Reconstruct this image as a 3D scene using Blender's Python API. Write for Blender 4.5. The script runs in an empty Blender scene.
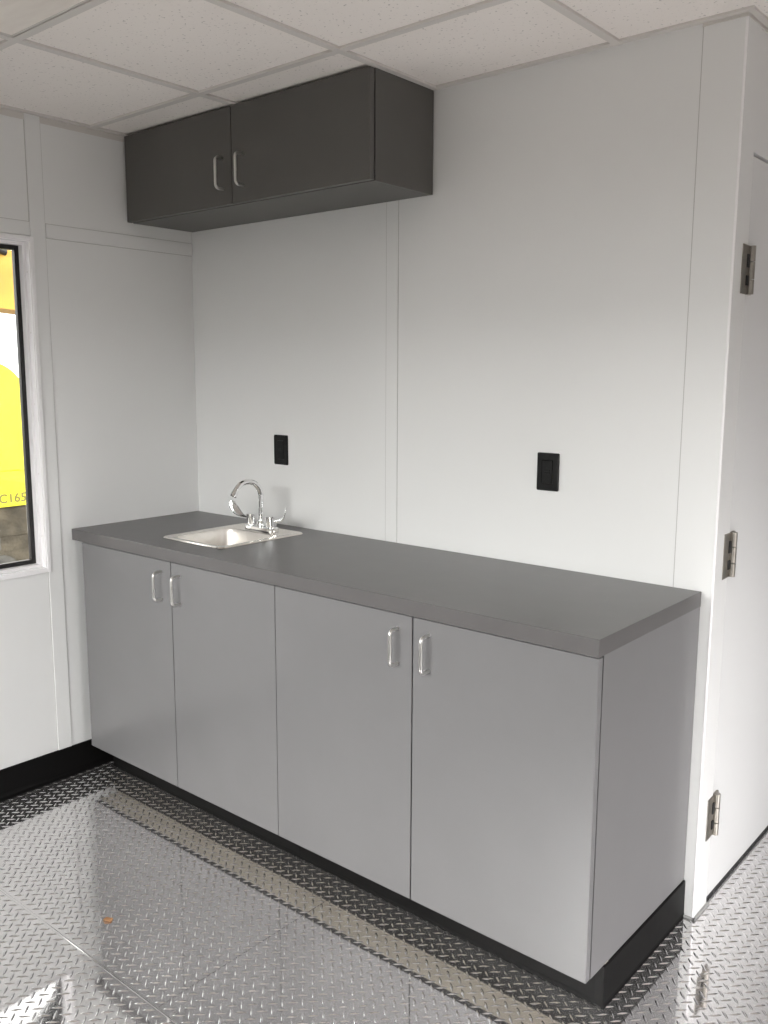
import bpy, bmesh, math, random
from mathutils import Vector, Matrix
random.seed(7)
PI = math.pi
scn = bpy.context.scene
COL = scn.collection
W, H = 2.0946, 2.3066            # outside corner of the back wall, ceiling height
XR, YF, YB = 3.70, -3.05, 1.70    # right wall, front wall (behind camera), end of passage

# ------------------------------------------------------------------ materials
def mat(name, color, rough=.5, metal=0., spec=.5, noise=None, bump=None, coat=0.):
    m = bpy.data.materials.new(name); m.use_nodes = True
    nt = m.node_tree; b = nt.nodes['Principled BSDF']
    b.inputs['Base Color'].default_value = (*color, 1)
    b.inputs['Roughness'].default_value = rough
    b.inputs['Metallic'].default_value = metal
    b.inputs['Specular IOR Level'].default_value = spec
    b.inputs['Coat Weight'].default_value = coat
    tc = nt.nodes.new('ShaderNodeTexCoord')
    if noise:                                     # (scale, amount) gentle tone variation
        n = nt.nodes.new('ShaderNodeTexNoise'); n.inputs['Scale'].default_value = noise[0]
        n.inputs['Detail'].default_value = 4
        r = nt.nodes.new('ShaderNodeValToRGB')
        a = noise[1]
        r.color_ramp.elements[0].position = .3; r.color_ramp.elements[1].position = .7
        r.color_ramp.elements[0].color = (*[max(0, c*(1-a)) for c in color], 1)
        r.color_ramp.elements[1].color = (*[min(1, c*(1+a)) for c in color], 1)
        nt.links.new(tc.outputs['Object'], n.inputs['Vector'])
        nt.links.new(n.outputs['Fac'], r.inputs['Fac'])
        nt.links.new(r.outputs['Color'], b.inputs['Base Color'])
    if bump:                                      # (scale, strength, distance)
        n2 = nt.nodes.new('ShaderNodeTexNoise'); n2.inputs['Scale'].default_value = bump[0]
        n2.inputs['Detail'].default_value = 2
        bp = nt.nodes.new('ShaderNodeBump'); bp.inputs['Strength'].default_value = bump[1]
        bp.inputs['Distance'].default_value = bump[2]
        nt.links.new(tc.outputs['Object'], n2.inputs['Vector'])
        nt.links.new(n2.outputs['Fac'], bp.inputs['Height'])
        nt.links.new(bp.outputs['Normal'], b.inputs['Normal'])
    return m

M = {}
M['wall_low_bounce'] = mat('mid grey wall panel', (.42, .42, .42), .5, noise=(2.0, .02))  # unseen walls, darkened to cut bounce light onto the passage wall
M['wall'] = mat('white wall panel', (.78, .78, .775), .42, noise=(2.0, .012), bump=(60, .06, .002))
M['door_white'] = mat('white door paint', (.80, .80, .80), .25, bump=(50, .05, .002))
M['tbar'] = mat('ceiling grid metal', (.66, .63, .60), .5)
M['white_alu'] = mat('white aluminium', (.90, .885, .895), .25)
M['gasket'] = mat('black gasket', (.008, .007, .007), .45)
M['laminate'] = mat('light grey laminate', (.172, .168, .171), .30, spec=.65, noise=(6, .025))
M['laminate_edge'] = mat('light grey edge band', (.20, .196, .196), .4)
M['dark_laminate'] = mat('dark grey laminate', (.100, .096, .089), .45, noise=(6, .03))
M['worktop'] = mat('charcoal worktop laminate', (.112, .106, .106), .33, noise=(14, .04))
M['cream'] = mat('raw cream board', (.62, .57, .47), .7, noise=(30, .06))
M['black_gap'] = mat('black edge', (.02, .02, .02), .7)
M['vinyl'] = mat('black vinyl base', (.0045, .0042, .0042), .42, spec=.14, bump=(25, .08, .003))
M['nickel'] = mat('satin nickel', (.72, .71, .69), .28, 1.)
M['hinge_metal'] = mat('dull hinge steel', (.38, .355, .32), .40, 1., noise=(40, .1))
M['chrome'] = mat('chrome', (.90, .90, .90), .11, 1.)
M['steel'] = mat('brushed stainless steel', (.84, .80, .75), .20, 1., noise=(25, .03))
M['steel_bowl'] = mat('satin steel bowl', (.90, .865, .82), .42, 1., noise=(25, .03))
M['outlet'] = mat('black plastic', (.006, .006, .006), .32, spec=.3)
M['outlet_dark'] = mat('black slot', (.002, .002, .002), .6)
M['subfloor'] = mat('dark seam', (.10, .10, .10), .8)
M['bead'] = mat('grey sealant', (.32, .32, .31), .6)
M['scrap'] = mat('orange brown scrap', (.42, .22, .10), .8)
M['yellow'] = mat('yellow machine paint', (.74, .67, .022), .4, noise=(.7, .05))
M['yellow_warm'] = mat('weathered yellow paint', (.50, .285, .035), .45, noise=(1.6, .22))
M['under_shade'] = mat('brown underside shade', (.35, .21, .12), .7, noise=(3, .2))
M['mud'] = mat('muddy dark steel', (.075, .062, .042), .85, noise=(4, .55), bump=(9, .6, .05))
M['track_grey'] = mat('dusty track steel', (.09, .085, .075), .8, noise=(5, .4), bump=(9, .5, .04))
M['letter'] = mat('grey olive lettering', (.17, .145, .03), .6)
M['gravel'] = mat('grey gravel ground', (.22, .20, .18), .95, noise=(3, .35), bump=(14, .5, .05))
M['siding'] = mat('exterior panel', (.55, .55, .55), .6)

def mat_floor():
    m = bpy.data.materials.new('aluminium tread plate'); m.use_nodes = True
    nt = m.node_tree; b = nt.nodes['Principled BSDF']; L = nt.links.new
    b.inputs['Metallic'].default_value = .94
    tc = nt.nodes.new('ShaderNodeTexCoord')
    n = nt.nodes.new('ShaderNodeTexNoise'); n.inputs['Scale'].default_value = 3.2; n.inputs['Detail'].default_value = 5
    r = nt.nodes.new('ShaderNodeValToRGB')
    r.color_ramp.elements[0].position = .3; r.color_ramp.elements[0].color = (.78, .765, .765, 1)
    r.color_ramp.elements[1].position = .72; r.color_ramp.elements[1].color = (.86, .845, .845, 1)
    L(tc.outputs['Object'], n.inputs['Vector']); L(n.outputs['Fac'], r.inputs['Fac']); L(r.outputs['Color'], b.inputs['Base Color'])
    n2 = nt.nodes.new('ShaderNodeTexNoise'); n2.inputs['Scale'].default_value = 7; n2.inputs['Detail'].default_value = 6
    mr = nt.nodes.new('ShaderNodeMapRange'); mr.inputs['To Min'].default_value = .03; mr.inputs['To Max'].default_value = .075
    L(tc.outputs['Object'], n2.inputs['Vector']); L(n2.outputs['Fac'], mr.inputs['Value']); L(mr.outputs['Result'], b.inputs['Roughness'])
    n3 = nt.nodes.new('ShaderNodeTexNoise'); n3.inputs['Scale'].default_value = 2.4; n3.inputs['Detail'].default_value = 1
    bp = nt.nodes.new('ShaderNodeBump'); bp.inputs['Strength'].default_value = .16; bp.inputs['Distance'].default_value = .012
    L(tc.outputs['Object'], n3.inputs['Vector']); L(n3.outputs['Fac'], bp.inputs['Height']); L(bp.outputs['Normal'], b.inputs['Normal'])
    return m
M['floor'] = mat_floor()

def mat_tile():
    m = bpy.data.materials.new('mineral fibre ceiling tile'); m.use_nodes = True
    nt = m.node_tree; b = nt.nodes['Principled BSDF']; L = nt.links.new
    b.inputs['Roughness'].default_value = .9
    tc = nt.nodes.new('ShaderNodeTexCoord')
    n = nt.nodes.new('ShaderNodeTexNoise'); n.inputs['Scale'].default_value = 110; n.inputs['Detail'].default_value = 2
    r = nt.nodes.new('ShaderNodeValToRGB')
    r.color_ramp.elements[0].position = .27; r.color_ramp.elements[0].color = (.55, .52, .50, 1)
    r.color_ramp.elements[1].position = .36; r.color_ramp.elements[1].color = (.88, .835, .80, 1)
    L(tc.outputs['Object'], n.inputs['Vector']); L(n.outputs['Fac'], r.inputs['Fac'])
    L(r.outputs['Color'], b.inputs['Base Color'])
    bp = nt.nodes.new('ShaderNodeBump'); bp.inputs['Strength'].default_value = .3; bp.inputs['Distance'].default_value = .002
    L(n.outputs['Fac'], bp.inputs['Height']); L(bp.outputs['Normal'], b.inputs['Normal'])
    return m
M['tile'] = mat_tile()

def mat_diffuser():
    m = bpy.data.materials.new('streaky light diffuser'); m.use_nodes = True
    nt = m.node_tree; b = nt.nodes['Principled BSDF']; L = nt.links.new
    b.inputs['Roughness'].default_value = .3
    tc = nt.nodes.new('ShaderNodeTexCoord')
    mp = nt.nodes.new('ShaderNodeMapping'); mp.inputs['Rotation'].default_value = (0, 0, .25); mp.inputs['Scale'].default_value = (2.0, 9, 1)
    n = nt.nodes.new('ShaderNodeTexNoise'); n.inputs['Scale'].default_value = 1.6; n.inputs['Detail'].default_value = 3
    r = nt.nodes.new('ShaderNodeValToRGB')
    r.color_ramp.elements[0].position = .35; r.color_ramp.elements[0].color = (.76, .70, .65, 1)
    r.color_ramp.elements[1].position = .65; r.color_ramp.elements[1].color = (.90, .85, .79, 1)
    L(tc.outputs['Object'], mp.inputs['Vector']); L(mp.outputs['Vector'], n.inputs['Vector'])
    L(n.outputs['Fac'], r.inputs['Fac']); L(r.outputs['Color'], b.inputs['Base Color'])
    return m
M['diffuser'] = mat_diffuser()

def mat_glass():
    m = bpy.data.materials.new('window glass'); m.use_nodes = True
    nt = m.node_tree; nt.nodes.clear(); L = nt.links.new
    o = nt.nodes.new('ShaderNodeOutputMaterial'); mx = nt.nodes.new('ShaderNodeMixShader')
    t = nt.nodes.new('ShaderNodeBsdfTransparent'); t.inputs['Color'].default_value = (.95, .96, .95, 1)
    g = nt.nodes.new('ShaderNodeBsdfGlossy'); g.inputs['Roughness'].default_value = .02
    f = nt.nodes.new('ShaderNodeFresnel'); f.inputs['IOR'].default_value = 1.45
    L(f.outputs['Fac'], mx.inputs['Fac']); L(t.outputs[0], mx.inputs[1]); L(g.outputs[0], mx.inputs[2]); L(mx.outputs[0], o.inputs['Surface'])
    return m
M['glass'] = mat_glass()

# ------------------------------------------------------------------ mesh helpers
def add_box(bm, x0, x1, y0, y1, z0, z1, bev=0., seg=2, mi=0):
    vs = [bm.verts.new(p) for p in ((x0,y0,z0),(x1,y0,z0),(x1,y1,z0),(x0,y1,z0),(x0,y0,z1),(x1,y0,z1),(x1,y1,z1),(x0,y1,z1))]
    fs = [bm.faces.new([vs[i] for i in f]) for f in ((0,3,2,1),(4,5,6,7),(0,1,5,4),(1,2,6,5),(2,3,7,6),(3,0,4,7))]
    for f in fs: f.material_index = mi
    if bev:
        es = list({e for f in fs for e in f.edges})
        r = bmesh.ops.bevel(bm, geom=es, offset=bev, segments=seg, profile=.5, affect='EDGES')
        for f in r['faces']: f.material_index = mi
    return vs

def add_loops(bm, loops, close_first=False, close_last=False, mi=0, smooth=True):
    rows = [[bm.verts.new(p) for p in l] for l in loops]
    n = len(rows[0])
    for a, b in zip(rows, rows[1:]):
        for i in range(n):
            f = bm.faces.new((a[i], a[(i+1) % n], b[(i+1) % n], b[i])); f.smooth = smooth; f.material_index = mi
    for on, row in ((close_first, list(reversed(rows[0]))), (close_last, rows[-1])):
        if on:
            f = bm.faces.new(row); f.material_index = mi
            for e in f.edges: e.smooth = False
    return rows

def add_tube(bm, pts, rad, n=14, mi=0):
    """tube along a polyline; rad a number, a list, or a list of (width, thickness)"""
    pts = [Vector(p) for p in pts]; loops = []
    up = None
    for i, p in enumerate(pts):
        t = (pts[min(i+1, len(pts)-1)] - pts[max(i-1, 0)]).normalized()
        if up is None:
            up = Vector((0, 0, 1)) if abs(t.z) < .9 else Vector((1, 0, 0))
        s = t.cross(up).normalized(); up = s.cross(t).normalized()
        r = rad[i] if isinstance(rad, (list, tuple)) else rad
        ra, rb = r if isinstance(r, tuple) else (r, r)
        loops.append([p + s*math.cos(2*PI*k/n)*ra + up*math.sin(2*PI*k/n)*rb for k in range(n)])
    add_loops(bm, loops, True, True, mi)

def add_lathe(bm, prof, c, n=24, mi=0):
    """profile of (radius, z) round a vertical axis at c"""
    add_loops(bm, [[(c[0]+r*math.cos(2*PI*k/n), c[1]+r*math.sin(2*PI*k/n), c[2]+z) for k in range(n)] for r, z in prof], True, True, mi)

def rrect(x0, x1, y0, y1, r, z, n=5):
    out = []
    for cx, cy, a in ((x1-r, y1-r, 0), (x0+r, y1-r, PI/2), (x0+r, y0+r, PI), (x1-r, y0+r, 1.5*PI)):
        for k in range(n+1):
            t = a + PI/2*k/n; out.append((cx+r*math.cos(t), cy+r*math.sin(t), z))
    return out

def obj(name, bm, mats, parent=None, label=None):
    bmesh.ops.recalc_face_normals(bm, faces=bm.faces[:])
    for e in bm.edges:
        if len(e.link_faces) == 2 and e.calc_face_angle(0) > .62: e.smooth = False
    me = bpy.data.meshes.new(name); bm.to_mesh(me); bm.free()
    for m in (mats if isinstance(mats, (list, tuple)) else [mats]): me.materials.append(m)
    o = bpy.data.objects.new(name, me); COL.objects.link(o)
    if parent is not None:
        o.parent = parent
        inv = Vector((0, 0, 0)); q = parent
        while q is not None: inv += q.location; q = q.parent
        me.transform(Matrix.Translation(-inv))          # meshes are written in room coordinates
    if label: o['label'] = label
    return o

def tag(o, label, cat, group=None):
    o['label'] = label; o['category'] = cat
    if group: o['group'] = group
    return o

def thing(name, label, cat, loc, group=None):
    o = bpy.data.objects.new(name, None); COL.objects.link(o); o.location = loc
    o.empty_display_size = .05
    return tag(o, label, cat, group)

def struct(name, bm, mats, label=None, cat=None):
    o = obj(name, bm, mats); o['kind'] = 'structure'
    if label: o['label'] = label
    if cat: o['category'] = cat
    return o

def boxes(*bs, bev=0.):
    bm = bmesh.new()
    for b in bs: add_box(bm, *b, bev=bev)
    return bm

# ------------------------------------------------------------------ floor: aluminium tread plate
def build_floor():
    V, F, MI, SM = [], [], [], []
    def quad(x0, x1, y0, y1, z, mi):
        i = len(V); V.extend([(x0,y0,z),(x1,y0,z),(x1,y1,z),(x0,y1,z)]); F.append((i,i+1,i+2,i+3)); MI.append(mi); SM.append(False)
    xs, ys, g = 1.277, -1.157, .0007
    quad(-.02, XR+.02, YF-.02, YB+.02, -.006, 1)
    quad(-.02, xs-g, ys+g, YB+.02, 0, 0); quad(xs+g, XR+.02, ys+g, YB+.02, 0, 0)
    quad(-.02, XR+.02, YF-.02, ys-g, 0, 0)
    # rolled lip along the long sheet joint
    i = len(V); n = 5
    for x in (0, XR):
        for k in range(n+1):
            a = PI*k/n; V.append((x, ys-.0006-.0034*math.cos(a), .0022*math.sin(a)))
    for k in range(n):
        F.append((i+k, i+n+1+k, i+n+2+k, i+k+1)); MI.append(0); SM.append(True)
    # raised lugs, a basket of pairs at right angles, lying at 45 degrees to the walls
    q = .0238; c = math.sqrt(.5); hl, hw, hh = .0162, .0036, .0022
    R = int(5.4/q)
    for m_ in range(-R, R):
        for n_ in range(-R, R):
            u, v = m_*q, n_*q
            x, y = (u+v)*c + 1.0, (u-v)*c - .6
            if not (.004 < x < XR-.01 and -2.3 < y < YB-.05): continue
            if x < W-.005 and y > -.03: continue
            if x < 2.05 and y > -.44: continue
            if abs(y-ys) < .010: continue
            d = (c, c) if (m_+n_) % 2 == 0 else (c, -c)
            e = (-d[1], d[0])
            i = len(V)
            def P(a, b, z): V.append((x+d[0]*a+e[0]*b, y+d[1]*a+e[1]*b, z))
            P(-hl, 0, 0); P(-hl*.55, -hw*.8, 0); P(0, -hw, 0); P(hl*.55, -hw*.8, 0)
            P(hl, 0, 0); P(hl*.55, hw*.8, 0); P(0, hw, 0); P(-hl*.55, hw*.8, 0)
            P(-hl*.62, 0, hh*.8); P(0, -hw*.35, hh); P(hl*.62, 0, hh*.8); P(0, hw*.35, hh)
            for f in ((0,1,8),(1,2,9,8),(2,3,10,9),(3,4,10),(4,5,10),(5,6,11,10),(6,7,8,11),(7,0,8),(8,9,10,11)):
                F.append(tuple(i+k for k in f)); MI.append(0); SM.append(True)
    me = bpy.data.meshes.new('floor'); me.from_pydata(V, [], F)
    me.materials.append(M['floor']); me.materials.append(M['subfloor'])
    me.polygons.foreach_set('material_index', MI); me.polygons.foreach_set('use_smooth', SM); me.update()
    o = bpy.data.objects.new('floor', me); COL.objects.link(o); o['kind'] = 'structure'
build_floor()

# ------------------------------------------------------------------ walls
T = .10
WY0, WY1, WZ0, WZ1 = -1.95, -.671, .784, 1.903          # left window opening
HZ = H + .06
struct('wall_left', boxes((-T,0,YF,WY0,-.02,HZ), (-T,0,WY1,.1,-.02,HZ), (-T,0,WY0,WY1,-.02,WZ0), (-T,0,WY0,WY1,WZ1,HZ)), M['wall'])
struct('wall_back', boxes((0,W-.10,0,.1,-.02,HZ)), M['wall'])
DY0, DY1, DZ = .098, .985, 2.012                          # door opening in the passage wall
struct('wall_passage', boxes((W-.10,W,0,DY0,-.02,HZ), (W-.10,W,DY0,DY1,DZ,HZ), (W-.10,W,DY1,YB,-.02,HZ), (W-.10,W-.05,DY0,DY1,-.02,DZ)), M['wall'])
struct('wall_end', boxes((W,XR,YB,YB+T,-.02,HZ)), M['wall_low_bounce'])
RY0, RY1, RZ = -1.25, .20, 1.62                            # unseen entrance added in the right wall to let daylight in
struct('wall_right', boxes((XR,XR+T,YF,RY0,-.02,HZ), (XR,XR+T,RY1,YB+T,-.02,HZ), (XR,XR+T,RY0,RY1,RZ,HZ)), M['wall_low_bounce'])
FX0, FX1, FZ0, FZ1 = .45, 2.75, .80, 1.95                  # unseen front window added behind the camera to let daylight in
struct('wall_front', boxes((-T,FX0,YF-T,YF,-.02,HZ), (FX1,XR+T,YF-T,YF,-.02,HZ), (FX0,FX1,YF-T,YF,-.02,FZ0), (FX0,FX1,YF-T,YF,FZ1,HZ)), M['wall'])

M['shade'] = mat('grey caulk line', (.50, .49, .475), .6)  # grey strips painting the shade along batten edges
def batten(name, x0, x1, y0, y1, z0, z1, lines=''):
    """raised joint cover; lines: which long edges get a thin strip painting their shade line"""
    bm = bmesh.new(); add_box(bm, x0, x1, y0, y1, z0, z1, bev=.0012)
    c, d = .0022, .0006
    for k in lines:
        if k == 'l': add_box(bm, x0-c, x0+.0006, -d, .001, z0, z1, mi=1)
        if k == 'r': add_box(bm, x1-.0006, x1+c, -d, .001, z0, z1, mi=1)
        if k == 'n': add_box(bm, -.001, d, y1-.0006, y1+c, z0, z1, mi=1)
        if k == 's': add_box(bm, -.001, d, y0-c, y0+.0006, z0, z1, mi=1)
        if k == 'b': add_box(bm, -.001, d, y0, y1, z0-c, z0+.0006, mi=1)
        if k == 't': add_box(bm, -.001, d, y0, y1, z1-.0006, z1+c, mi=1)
    return struct(name, bm, [M['wall'], M['shade']])
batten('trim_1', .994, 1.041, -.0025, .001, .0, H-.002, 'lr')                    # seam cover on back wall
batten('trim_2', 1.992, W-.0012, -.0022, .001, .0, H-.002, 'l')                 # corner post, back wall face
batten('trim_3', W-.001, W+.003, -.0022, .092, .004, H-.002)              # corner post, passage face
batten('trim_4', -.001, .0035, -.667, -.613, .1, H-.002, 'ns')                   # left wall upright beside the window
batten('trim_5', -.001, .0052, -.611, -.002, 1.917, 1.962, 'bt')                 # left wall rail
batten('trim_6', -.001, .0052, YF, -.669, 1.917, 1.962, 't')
bm = bmesh.new(); add_tube(bm, [(W-.0002, .0012, .006), (W-.0002, .0012, H-.011)], .0042, 16)
struct('trim_11', bm, M['white_alu'])
# sealant at the foot of the corner post and the black gap below the door
struct('trim_7', boxes((1.99, W+.010, -.010, 0, 0, .006), (W, W+.010, -.010, .10, 0, .006), bev=.002), M['bead'])

def cove_profile(face, h):
    """black vinyl cove base outline (offset from wall, height)"""
    return [(0, 0), (.020, 0), (.019, .004), (.011, .010), (.007, .020), (.006, h-.004), (.004, h), (0, h)]
def sweep(bm, prof, a, b, mapf):
    rows = [[mapf(o, z, t) for o, z in prof] for t in (a, b)]
    add_loops(bm, rows, True, True, smooth=False)
bm = bmesh.new(); sweep(bm, cove_profile(0, .108), YF, -.004, lambda o, z, t: (o+.0005, t, z))
struct('baseboard_left', bm, M['vinyl'])
bm = bmesh.new(); sweep(bm, cove_profile(0, .108), 0, XR, lambda o, z, t: (t, YF+o+.0005, z))
struct('baseboard_front', bm, M['vinyl'])
bm = bmesh.new(); sweep(bm, cove_profile(0, .108), YF, RY0-.06, lambda o, z, t: (XR-o-.0005, t, z))
struct('baseboard_right', bm, M['vinyl'])

# ------------------------------------------------------------------ ceiling: lay-in tiles, grid, wall angle
GX = [.604+.583*k for k in range(6)]; GY = [-.425-.585*k for k in range(5)] + [.16, .745, 1.33]
struct('ceiling', boxes((0,XR,YF,0,H+.004,H+.02), (W-.1,XR,0,YB,H+.004,H+.02)), M['tile'])
bm = bmesh.new()
for x in GX: add_box(bm, x-.012, x+.012, YF, (YB if x > W else 0), H-.0035, H+.004, bev=.0008, seg=1)
for y in GY: add_box(bm, 0 if y < 0 else W, XR, y-.012, y+.012, H-.0030, H+.0045, bev=.0008, seg=1)
struct('trim_8', bm, M['tbar'])
struct('trim_9', boxes((0,.021,YF,0,H-.002,H+.006), (0,.0015,YF,0,H-.022,H), (0,W,-.021,0,H-.002,H+.006), (0,W,-.0015,0,H-.0022,H),
        (W,W+.021,-.021,YB,H-.002,H+.006), (W,W+.0045,-.0045,YB,H-.010,H), (1.99,W+.003,-.0055,0,H-.010,H)), M['tbar'])
lp = thing('ceiling_light', 'square ceiling light panel with streaky warm white diffuser near the window side', 'ceiling light', (.8955, -1.3025, H))
bm = bmesh.new(); x0, x1, y0, y1 = .618, 1.173, -1.58, -1.025
for b in ((x0,x1,y0,y0+.012),(x0,x1,y1-.006,y1),(x0,x0+.008,y0,y1),(x1-.012,x1,y0,y1)): add_box(bm, *b, H-.002, H+.0035, bev=.0008, seg=1)
obj('frame', bm, M['tbar'], lp)
obj('diffuser', boxes((x0+.004, x1-.004, y0+.004, y1-.004, H-.0005, H+.0038)), M['diffuser'], lp)

# ------------------------------------------------------------------ left window
def window(name, axis, p, a0, a1, z0, z1, inward, out):
    """fixed window; axis 'x': wall plane x = p spanning y a0..a1. inward = +1/-1 towards the room"""
    root = bpy.data.objects.new(name, None); COL.objects.link(root); root['kind'] = 'structure'
    root.location = (p, (a0+a1)/2, z0) if axis == 'x' else ((a0+a1)/2, p, z0)
    def bx(bm, d0, d1, u0, u1, w0, w1, bev=0.):
        e0, e1 = sorted((p+inward*d0, p+inward*d1))
        if axis == 'x': add_box(bm, e0, e1, u0, u1, w0, w1, bev=bev)
        else: add_box(bm, u0, u1, e0, e1, w0, w1, bev=bev)
    def ring(bm, d0, d1, o, i, bev=0.):       # o = outer growth, i = inner shrink
        bx(bm, d0, d1, a0-o, a0+i, z0-o, z1+o, bev); bx(bm, d0, d1, a1-i, a1+o, z0-o, z1+o, bev)
        bx(bm, d0, d1, a0+i, a1-i, z0-o, z0+i, bev); bx(bm, d0, d1, a0+i, a1-i, z1-i, z1+o, bev)
    bm = bmesh.new()
    ring(bm, .0, .008, .012, .002, .0015)      # face flange
    ring(bm, -.056, .0045, -.001, .006, .001)  # jamb channel
    ring(bm, -.056, -.020, -.005, .016, .001)  # inner step
    f = obj('window_frame', bm, M['white_alu'], root)
    bm = bmesh.new(); ring(bm, -.064, -.045, -.009, .031, .001)
    obj('gasket', bm, M['gasket'], root)
    bm = bmesh.new(); bx(bm, -.054, -.050, a0+.028, a1-.028, z0+.028, z1-.028)
    obj('pane', bm, M['glass'], root)
    return root, f
w1, wf = window('window_1', 'x', 0, WY0, WY1, WZ0, WZ1, 1, -1)
for z in (.90, 1.12, 1.36, 1.60, 1.80):       # screw heads in the frame jamb
    bm = bmesh.new(); add_tube(bm, [(-.012, WY1-.0055, z), (-.012, WY1-.0075, z)], .0028, 10); obj('screw', bm, M['nickel'], w1)
window('window_2', 'y', YF, FX0, FX1, FZ0, FZ1, 1, -1)
# added daylight entrance (right wall, outside the frame)
d2 = bpy.data.objects.new('door_2', None); COL.objects.link(d2); d2['kind'] = 'structure'; d2.location = (XR, (RY0+RY1)/2, 0)
obj('door_frame', boxes((XR-.01,XR+T,RY0,RY0+.05,0,RZ), (XR-.01,XR+T,RY1-.05,RY1,0,RZ), (XR-.01,XR+T,RY0+.05,RY1-.05,RZ-.05,RZ), bev=.002), M['white_alu'], d2)

# ------------------------------------------------------------------ passage door with three hinges
bm = boxes((W-.045, W-.002, DY0+.003, DY1-.004, .014, DZ-.007), bev=.0015)
door = struct('door_1', bm, M['door_white'])
struct('trim_10', boxes((W-.09, W-.006, DY0, DY1, .0, .012)), M['black_gap'])
for zc in (1.729, .999, .266):
    h = .120; z0, z1 = zc-h/2, zc+h/2
    hg = obj('hinge', boxes((W-.002, W+.0055, .054, .084, z0, z1), (W-.002, W+.004, .082, .134, z0, z1), bev=.001), M['hinge_metal'], door)
    bm = bmesh.new()
    for a, b in ((0, .036), (.0375, .080), (.0815, h)):
        add_tube(bm, [(W+.0085, .110, z0+a+.0005), (W+.0085, .110, z0+b-.0005)], .0088, 18)
    obj('knuckle', bm, M['hinge_metal'], hg)
    obj('slot', boxes((W+.002, W+.0070, .087, .099, z0+.022, z0+.046), (W+.002, W+.0070, .087, .099, z0+.066, z0+.098)), M['black_gap'], hg, 'dark slot in the hinge')

# ------------------------------------------------------------------ base cabinets
YD = -.565      # door face
ZB, ZT = .109, .8735
def pull(x, z0, z1, yface, parent, label=None):
    """D shaped bar pull standing off a door face"""
    r, so, cr = .0046, .032, .013
    y1 = yface - so; pts = [(x, yface+.001, z1)]
    for k in range(7):
        a = PI/2*k/6; pts.append((x, y1+cr-cr*math.sin(a), z1-cr+cr*math.cos(a)))
    for k in range(7):
        a = PI/2*k/6; pts.append((x, y1+cr-cr*math.cos(a), z0+cr-cr*math.sin(a)))
    pts.append((x, yface+.001, z0))
    bm = bmesh.new(); add_tube(bm, pts, r, 12)
    return obj('handle', bm, M['nickel'], parent)

def cabinet_door(x0, x1, z0, z1, yf, th, m, parent):
    bm = bmesh.new(); add_box(bm, x0, x1, yf, yf+th, z0, z1, bev=.0008, seg=1)
    for f in bm.faces:                        # dark underside edge
        if f.normal.z < -.9: f.material_index = 1
    return obj('door', bm, [m, M['black_gap']], parent)

def base_cabinet(x0, x1, seam, hx, label, right_end):
    root = thing('base_cabinet', label, 'cabinet', ((x0+x1)/2, -.28, 0), 'grey base cabinets under the worktop')
    yf = -.543
    bm = boxes((x0, x0+.018, yf, -.004, ZB+(0 if right_end is None else .0175), ZT), (x1-.018, x1, yf, -.004, ZB+(0 if right_end else .0175), ZT), (x0+.018, x1-.018, yf, yf+.06, ZT-.02, ZT),
               (x0+.018, x1-.018, -.016, -.004, ZB+.018, ZT-.03))
    obj('carcass', bm, M['laminate'], root)
    obj('bottom_panel', boxes((x0-.0003, x1-(.0185 if right_end else -.0003), yf, -.02, ZB+.0005, ZB+.0173)), M['cream'], root, 'raw cream bottom board')
    if not right_end: obj('shade_strip', boxes((x0-.008, x0+.0005, -.540, -.522, ZB, ZT)), M['black_gap'], root, 'dark strip standing in for the door edge shadow')  # dark strip put in for the shadow beside the door edge
    for a, b in ((x0, seam-.0014), (seam+.0014, x1)):
        d = cabinet_door(a+.0006, b-.0006, ZB, ZT-.0035, YD, .019, M['laminate'], root)
        pull(hx[0] if a == x0 else hx[1], .741, .833, YD, d)
    bm = bmesh.new()
    xe = x1 + (.0005 if right_end else 0)
    obj('toe_board', boxes((x0+.001, x1-.001, -.468, -.452, .0005, ZB)), M['cream'], root, 'raw cream toe board')
    ye = -.4685
    prof = [(0, .001), (.0125, .001), (.012, .003), (.0105, .006), (.0095, .012), (.009, .094), (.007, .098), (0, .098)]
    if right_end:
        # one vinyl strip turning the corner: front run then side run up to the wall, taller on the side
        bmv = bmesh.new()
        sweep(bmv, prof, x0+.001, x1-.001, lambda o, z, t: (t, ye-o, z))
        add_box(bmv, x1-.018, x1+.0035, -.480, -.470, .001, .106, bev=.001)
        p2 = [(0, .001), (.0085, .001), (.008, .003), (.0065, .006), (.0055, .012), (.0048, .103), (.003, .106), (0, .106)]
        sweep(bmv, p2, -.481, -.002, lambda o, z, t: (x1-.001+o, t, z))
        obj('toe_kick', bmv, M['vinyl'], root, 'black vinyl toe kick wrapping the end')
        obj('plinth', boxes((x1-.018, x1-.0015, -.470, -.004, .001, ZB)), M['black_gap'], root)
    else:
        sweep(bm, prof, x0+.001, x1+.001, lambda o, z, t: (t, ye-o, z))
        obj('toe_kick', bm, M['vinyl'], root, 'black vinyl toe kick')
        return root
    bm.free()
    return root
base_cabinet(.056, 1.0575, .572, (.522, .617), 'light grey two-door base cabinet below the sink, next to the window wall', False)
base_cabinet(1.0585, 2.067, 1.560, (1.513, 1.611), 'light grey two-door base cabinet with exposed end panel, nearest the white door', True)

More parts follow.
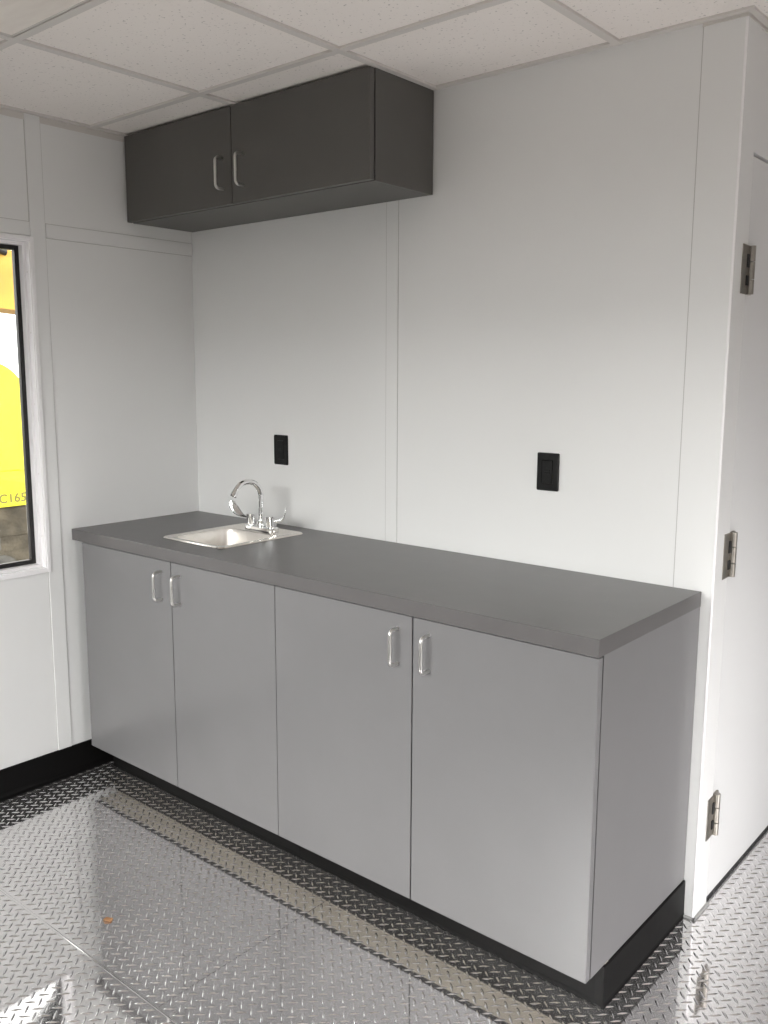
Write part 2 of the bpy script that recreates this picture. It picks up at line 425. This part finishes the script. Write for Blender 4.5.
# ------------------------------------------------------------------ worktop with sink cut-out
SX0, SX1, SY0, SY1 = .384, .701, -.465, -.088
def build_worktop():
    bm = bmesh.new(); x0, x1, y0, y1, z0, z1 = .001, 2.0687, -.571, -.0045, ZT, .914
    hx0, hx1, hy0, hy1 = SX0+.012, SX1-.012, SY0+.012, SY1-.012
    O = ((x0,y0),(x1,y0),(x1,y1),(x0,y1)); I = ((hx0,hy0),(hx1,hy0),(hx1,hy1),(hx0,hy1))
    R = [[bm.verts.new((*p, z)) for p in q] for q in (O, I) for z in (z0, z1)]   # O0,O1,I0,I1
    for i in range(4):
        j = (i+1) % 4
        bm.faces.new((R[1][i], R[1][j], R[3][j], R[3][i])); bm.faces.new((R[0][j], R[0][i], R[2][i], R[2][j]))
        bm.faces.new((R[0][i], R[0][j], R[1][j], R[1][i])); bm.faces.new((R[2][j], R[2][i], R[3][i], R[3][j]))
    es = [e for e in bm.edges if all(v in R[0]+R[1] for v in e.verts)]
    bmesh.ops.bevel(bm, geom=es, offset=.0015, segments=2, profile=.5, affect='EDGES')
    return tag(obj('worktop', bm, M['worktop']), 'long charcoal laminate worktop on the grey base cabinets', 'worktop')
build_worktop()

sink = thing('sink', 'small square stainless steel drop-in sink set in the worktop', 'sink', ((SX0+SX1)/2, (SY0+SY1)/2, .914))
bm = bmesh.new(); z = .914
bx0, bx1, by0, by1 = SX0+.028, SX1-.028, SY0+.026, SY1-.105
L_ = [rrect(SX0, SX1, SY0, SY1, .022, z+.0006), rrect(SX0+.003, SX1-.003, SY0+.003, SY1-.003, .020, z+.0045),
      rrect(SX0+.010, SX1-.010, SY0+.010, SY1-.010, .016, z+.0050), rrect(SX0+.016, SX1-.016, SY0+.016, SY1-.016, .014, z+.0030),
      rrect(bx0-.004, bx1+.004, by0-.004, by1+.004, .040, z+.0030), rrect(bx0, bx1, by0, by1, .040, z+.0008),
      rrect(bx0+.004, bx1-.004, by0+.004, by1-.004, .040, z-.010), rrect(bx0+.010, bx1-.010, by0+.010, by1-.010, .040, z-.105),
      rrect(bx0+.020, bx1-.020, by0+.020, by1-.020, .038, z-.122), rrect(bx0+.045, bx1-.045, by0+.045, by1-.045, .030, z-.127)]
add_loops(bm, L_[:6]); add_loops(bm, L_[5:], False, True, mi=1)
bmesh.ops.remove_doubles(bm, verts=bm.verts[:], dist=1e-5)
obj('basin', bm, [M['steel'], M['steel_bowl']], sink)
bm = bmesh.new(); add_lathe(bm, [(.001,.0005),(.020,.0005),(.024,.003),(.030,.003),(.034,.0005)], ((bx0+bx1)/2, (by0+by1)/2, z-.127))
obj('drain', bm, M['chrome'], sink)

# ------------------------------------------------------------------ faucet
FX, FY, FZ = .541, -.148, .9175
fau = thing('faucet', 'chrome gooseneck faucet with two wrist blade handles at the sink back', 'faucet', (FX, FY, FZ))
bm = bmesh.new()
def stadium(hx, hy, z, n=8):
    out = []
    for s, a0 in ((1, -PI/2), (-1, PI/2)):
        for k in range(n+1):
            t = a0 + PI*k/n; out.append((FX+s*(hx-hy)+hy*math.cos(t), FY+hy*math.sin(t), z))
    return out
add_loops(bm, [stadium(.078,.024,FZ+.0005), stadium(.078,.024,FZ+.0115), stadium(.0765,.0225,FZ+.013)], True, True)
obj('base_plate', bm, M['chrome'], fau)
bm = bmesh.new()
add_lathe(bm, [(.017,.014),(.017,.024),(.014,.030),(.0115,.034),(.0115,.040)], (FX, FY, FZ))
R_ = .057; zt = 1.037
pts = [(FX, FY, FZ+.03+k*(zt-FZ-.03)/6) for k in range(7)]
for k in range(1, 19):
    a = PI*k/18*.86; pts.append((FX-.10*R_*(1-math.cos(a)), FY-R_*(1-math.cos(a)), zt+R_*math.sin(a)))
sp_dir = Vector(pts[-1]) - Vector(pts[-2]); sp_dir.normalize()
add_tube(bm, pts, .0095, 18)
spout = obj('spout', bm, M['chrome'], fau)
bm = bmesh.new(); e = Vector(pts[-1]); add_tube(bm, [e - sp_dir*.008, e + sp_dir*.001, e + sp_dir*.004, e+sp_dir*.016], [.0100, .0112, .0118, .0118], 18)
obj('aerator', bm, M['chrome'], spout)
for s in (-1, 1):
    hx = FX + s*.0515
    bm = bmesh.new()
    add_lathe(bm, [(.0150,.0132),(.0150,.0190),(.0188,.0192),(.0188,.0520),(.0172,.0540)], (hx, FY, FZ), 28)
    hd = obj('handle', bm, M['chrome'], fau)
    bm = bmesh.new(); P0 = Vector((hx, FY, FZ+.040)); q = []
    for k in range(17):
        t = k/16
        q.append(P0 + Vector((s*(.010+.082*math.sin(t*1.35)/math.sin(1.35)), -.016*t, -.002+.056*t**2.0)))
    loops = []; nrm = Vector((-s*.60, -.72, .34))          # paddle face looks forward and inward
    for k, p in enumerate(q):
        t = k/16; tg = (q[min(k+1, 16)] - q[max(k-1, 0)]).normalized()
        n_ = (nrm - tg*nrm.dot(tg)).normalized(); b_ = tg.cross(n_)
        u = max(0, min(1, (t-.12)/.5)); u = u*u*(3-2*u)
        wd_ = .0042 + .0098*u
        if t > .8: wd_ *= math.sqrt(max(.08, 1-((t-.8)/.2)**2))
        th = .0042 - .0016*t
        loops.append([p + b_*math.cos(2*PI*m_/16)*wd_ + n_*math.sin(2*PI*m_/16)*th for m_ in range(16)])
    add_loops(bm, loops, True, True)
    obj('blade', bm, M['chrome'], hd)

# ------------------------------------------------------------------ wall cabinet
UX0, UX1, UZ, UD, UT = .012, 1.1792, 2.0045, .295, H-.003
uc = thing('wall_cabinet', 'dark grey two-door wall cabinet hung against the ceiling in the corner', 'cabinet', ((UX0+UX1)/2, 0, UZ))
obj('carcass', boxes((UX0,UX0+.018,-UD+.0245,-.005,UZ,UT), (UX1-.018,UX1,-UD+.0245,-.005,UZ,UT), (UX0+.018,UX1-.018,-UD+.0245,-.005,UZ,UZ+.018),
    (UX0+.018,UX1-.018,-UD+.0245,-.005,UT-.018,UT), (UX0+.018,UX1-.018,-.012,-.005,UZ+.018,UT-.018), bev=.0006), M['dark_laminate'], uc)
for a, b, hx in ((UX0, .5909, .550), (.5951, UX1, .648)):
    bm = boxes((a, b, -UD, -UD+.019, UZ+.001, UT-.002), bev=.0008)
    d = obj('door', bm, M['dark_laminate'], uc)
    pull(hx, 2.054, 2.150, -UD, d)

# ------------------------------------------------------------------ wall outlets
def outlet(x, z, label):
    root = thing('wall_outlet', label, 'outlet', (x, 0, z), 'black outlets on the back wall')
    y = -.0005
    bm = bmesh.new(); hw, hh = .0352, .0545
    lp_ = lambda w, h, yy: [(x+px, yy, z+pz) for px, pz, _ in rrect(-w, w, -h, h, .004, 0, 3)]
    add_loops(bm, [lp_(hw, hh, y), lp_(hw, hh, y-.0035), lp_(hw-.002, hh-.002, y-.0060), lp_(.0185, .0355, y-.0064), lp_(.0175, .0345, y-.0050)], True, True, smooth=False)
    pl = obj('plate', bm, M['outlet'], root)
    rc = obj('receptacle', boxes((x-.0163, x+.0163, y-.0085, y-.004, z-.0333, z+.0333), bev=.0012), M['outlet'], root)
    for s in (-1, 1):
        bm = bmesh.new()
        zc = z + s*.020
        add_box(bm, x-.0075, x-.0055, y-.0088, y-.0080, zc-.004, zc+.004); add_box(bm, x+.0055, x+.0073, y-.0088, y-.0080, zc-.003, zc+.003)
        add_tube(bm, [(x, y-.0080, zc-.0085), (x, y-.0088, zc-.0085)], .0026, 10)
        obj('socket_holes', bm, M['outlet_dark'], rc)
    obj('button', boxes((x-.010, x+.010, y-.0098, y-.008, z+.0008, z+.0060), (x-.010, x+.010, y-.0098, y-.008, z-.0060, z-.0008), bev=.0006), M['outlet'], rc)
    for s in (-1, 1):
        bm = bmesh.new(); add_tube(bm, [(x, y-.0055, z+s*.0455), (x, y-.0068, z+s*.0455)], .0032, 12)
        obj('screw', bm, M['outlet'], pl)
outlet(.4925, 1.190, 'black outlet on the back wall behind the faucet')
outlet(1.6050, 1.191, 'black outlet on the back wall above the bare end of the worktop')

# ------------------------------------------------------------------ small scrap on the floor
bm = bmesh.new(); vs = [bm.verts.new(p) for p in [(x_+.078,y_-.066,z_) for x_,y_,z_ in ((.80,-.97,.0022),(.822,-.962,.004),(.829,-.975,.0025),(.815,-.985,.005),(.803,-.982,.0022))]]
bm.faces.new(vs); r = bmesh.ops.solidify(bm, geom=bm.faces[:], thickness=.0008)
tag(obj('leaf_scrap', bm, M['scrap']), 'tiny orange brown scrap lying on the tread plate floor', 'scrap')

# ------------------------------------------------------------------ outside: ground and excavator beyond the left window
GZ = -1.0
struct('ground', boxes((-60, 60, -60, 60, GZ-.1, GZ)), M['gravel'])
EX = -6.5
ex = thing('excavator', 'yellow excavator with C165 lettering parked outside the window', 'excavator', (-7.6, 1.2, GZ))
def prism_yz(bm, prof, x0, x1, mi=0, bev=0.):
    vs0 = [bm.verts.new((x0, y, z)) for y, z in prof]; vs1 = [bm.verts.new((x1, y, z)) for y, z in prof]
    fs = [bm.faces.new(vs0), bm.faces.new(vs1)]
    n = len(prof)
    for i in range(n): fs.append(bm.faces.new((vs0[i], vs0[(i+1) % n], vs1[(i+1) % n], vs1[i])))
    for f in fs: f.material_index = mi
    if bev:
        bmesh.ops.bevel(bm, geom=list({e for f in fs for e in f.edges}), offset=bev, segments=3, profile=.5, affect='EDGES')
prof = [(-.4, .40), (2.76, .40), (2.765, 1.10)]
for k in range(9):
    a = PI/2*k/8; prof.append((2.765-.42+.42*math.cos(a), 1.16+.42*math.sin(a)))
prof += [(.9, 1.60), (-.4, 1.60)]
bm = bmesh.new(); prism_yz(bm, prof, EX, EX-2.2, bev=.012); obj('counterweight', bm, M['yellow'], ex)
bm = bmesh.new(); add_box(bm, EX-2.2, EX-.02, -.4, 2.75, .005, .40, bev=.008)
band = obj('side_skirt', bm, M['yellow'], ex)
bm = bmesh.new(); add_box(bm, EX-2.1, EX-.3, -2.0, -.42, .15, 2.0, bev=.06); cab = obj('cab', bm, M['yellow_warm'], ex)
obj('cab_window', boxes((EX-.32, EX-.295, -1.8, -.7, .95, 1.85), bev=.004), M['gasket'], cab)
# lettering
cu = bpy.data.curves.new('lettering', 'FONT'); cu.body = 'C165'; cu.size = .138; cu.extrude = .002; cu.offset = .0027; cu.space_character = 1.05
tmp = bpy.data.objects.new('tmp', cu); COL.objects.link(tmp)
dg = bpy.context.evaluated_depsgraph_get(); me = bpy.data.meshes.new_from_object(tmp.evaluated_get(dg))
bpy.data.objects.remove(tmp); bpy.data.curves.remove(cu)
me.transform(Matrix.Translation((EX-.02+.002, 2.385, .052)) @ Matrix.Rotation(PI/2, 4, 'Z') @ Matrix.Rotation(PI/2, 4, 'X'))
me.transform(Matrix.Translation(-ex.location)); me.name = 'lettering'; me.materials.clear(); me.materials.append(M['letter'])
lt = bpy.data.objects.new('lettering', me); COL.objects.link(lt); lt.parent = band
# parent is at the excavator's own origin, so the child needs no further offset
# boom over the house, stick and bucket
bm = bmesh.new()
prism_yz(bm, [(.2, 1.4), (.75, 1.4), (1.3, 2.10), (2.2, 2.17), (4.4, 2.02), (4.5, 2.32), (3.2, 2.70), (2.5, 2.80), (1.2, 2.78), (.75, 2.5)], -7.15, -6.65, bev=.02)
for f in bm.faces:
    if f.normal.z < -.5: f.material_index = 1  # shadow under the boom painted in as brown
obj('boom', bm, [M['yellow_warm'], M['under_shade']], ex)
bm = bmesh.new(); prism_yz(bm, [(4.25, 2.42), (4.55, 2.5), (5.35, .0), (5.1, -.1)], -7.08, -6.72, bev=.02); obj('stick', bm, M['yellow_warm'], ex)
bm = bmesh.new(); prism_yz(bm, [(5.0, .05), (5.5, .05), (5.75, -.45), (5.4, -.95), (4.75, -.9), (4.9, -.3)], -7.3, -6.5, bev=.03); obj('bucket', bm, M['mud'], ex)
bm = bmesh.new()
add_tube(bm, [(-6.62, 1.6+.12*k, 2.74+.10*math.sin(k*.36)) for k in range(10)], .035, 10); obj('hose', bm, M['gasket'], ex)
obj('turntable', boxes((EX-2.0, EX-.06, -.2, 2.72, -.34, .004), bev=.02), M['mud'], ex)
for xc in (EX-.32, EX-1.95):
    bm = bmesh.new(); pr = []
    for cy, a0 in ((2.55, -PI/2), (-.9, PI/2)):
        for k in range(11):
            t = a0 + PI*k/10; pr.append((cy+.36*math.cos(t), GZ+.365+.36*math.sin(t)))
    prism_yz(bm, pr, xc-.25, xc+.25, bev=.01)
    tr = obj('track', bm, M['mud'], ex)
    for k in range(6):
        bm = bmesh.new(); add_tube(bm, [(xc+.24, -.7+k*.62, GZ+.30), (xc+.29, -.7+k*.62, GZ+.30)], .17, 18)
        obj('roller', bm, M['track_grey'], tr)
    obj('track_frame', boxes((xc-.05, xc+.27, -.6, 2.4, GZ+.52, GZ+.68), bev=.02), M['track_grey'], tr)

# ------------------------------------------------------------------ light
wd = bpy.data.worlds.new('overcast'); scn.world = wd; wd.use_nodes = True
nt = wd.node_tree; bg = nt.nodes['Background']
bg.inputs['Color'].default_value = (1.0, .99, .985, 1); bg.inputs['Strength'].default_value = 5.0

def area(name, loc, rot, sx, sy, power, color=(1, 1, 1), spread=PI):
    l = bpy.data.lights.new(name, 'AREA'); l.shape = 'RECTANGLE'; l.size = sx; l.size_y = sy; l.energy = power; l.color = color; l.spread = spread
    o = bpy.data.objects.new(name, l); COL.objects.link(o); o.location = loc; o.rotation_euler = rot
    return o
# added area lamps imitating bright sky outside the openings, shining down and in
def aimed(name, loc, to, sx, sy, power, color):
    d = Vector(to) - Vector(loc)
    return area(name, loc, d.to_track_quat('-Z', 'Y').to_euler(), sx, sy, power, color)
aimed('entrance_fill', (5.6, -.60, 3.0), (2.6, -.30, .5), 2.4, 2.2, 165, (1, .985, .99))
aimed('front_fill', (1.7, -5.0, 3.0), (1.5, -.6, .7), 3.0, 2.0, 545, (1, .985, .985))

# ------------------------------------------------------------------ camera
cam = bpy.data.cameras.new('camera'); co = bpy.data.objects.new('camera', cam); COL.objects.link(co)
cam.sensor_fit = 'VERTICAL'; cam.sensor_height = 36; cam.lens = 896.7/1024*36; cam.clip_start = .02
yw, pt, rl = .7034, -.1537, .0038
fw = Vector((-math.sin(yw)*math.cos(pt), math.cos(yw)*math.cos(pt), math.sin(pt)))
rt = Vector((math.cos(yw), math.sin(yw), 0)); up = rt.cross(fw)
r2 = rt*math.cos(rl) + up*math.sin(rl); u2 = up*math.cos(rl) - rt*math.sin(rl)
mtx = Matrix((r2, u2, -fw)).transposed().to_4x4(); mtx.translation = (2.9042, -2.2617, 1.4695)
co.matrix_world = mtx
scn.camera = co
scn.view_settings.view_transform = 'Standard'; scn.view_settings.look = 'None'; scn.view_settings.exposure = 0
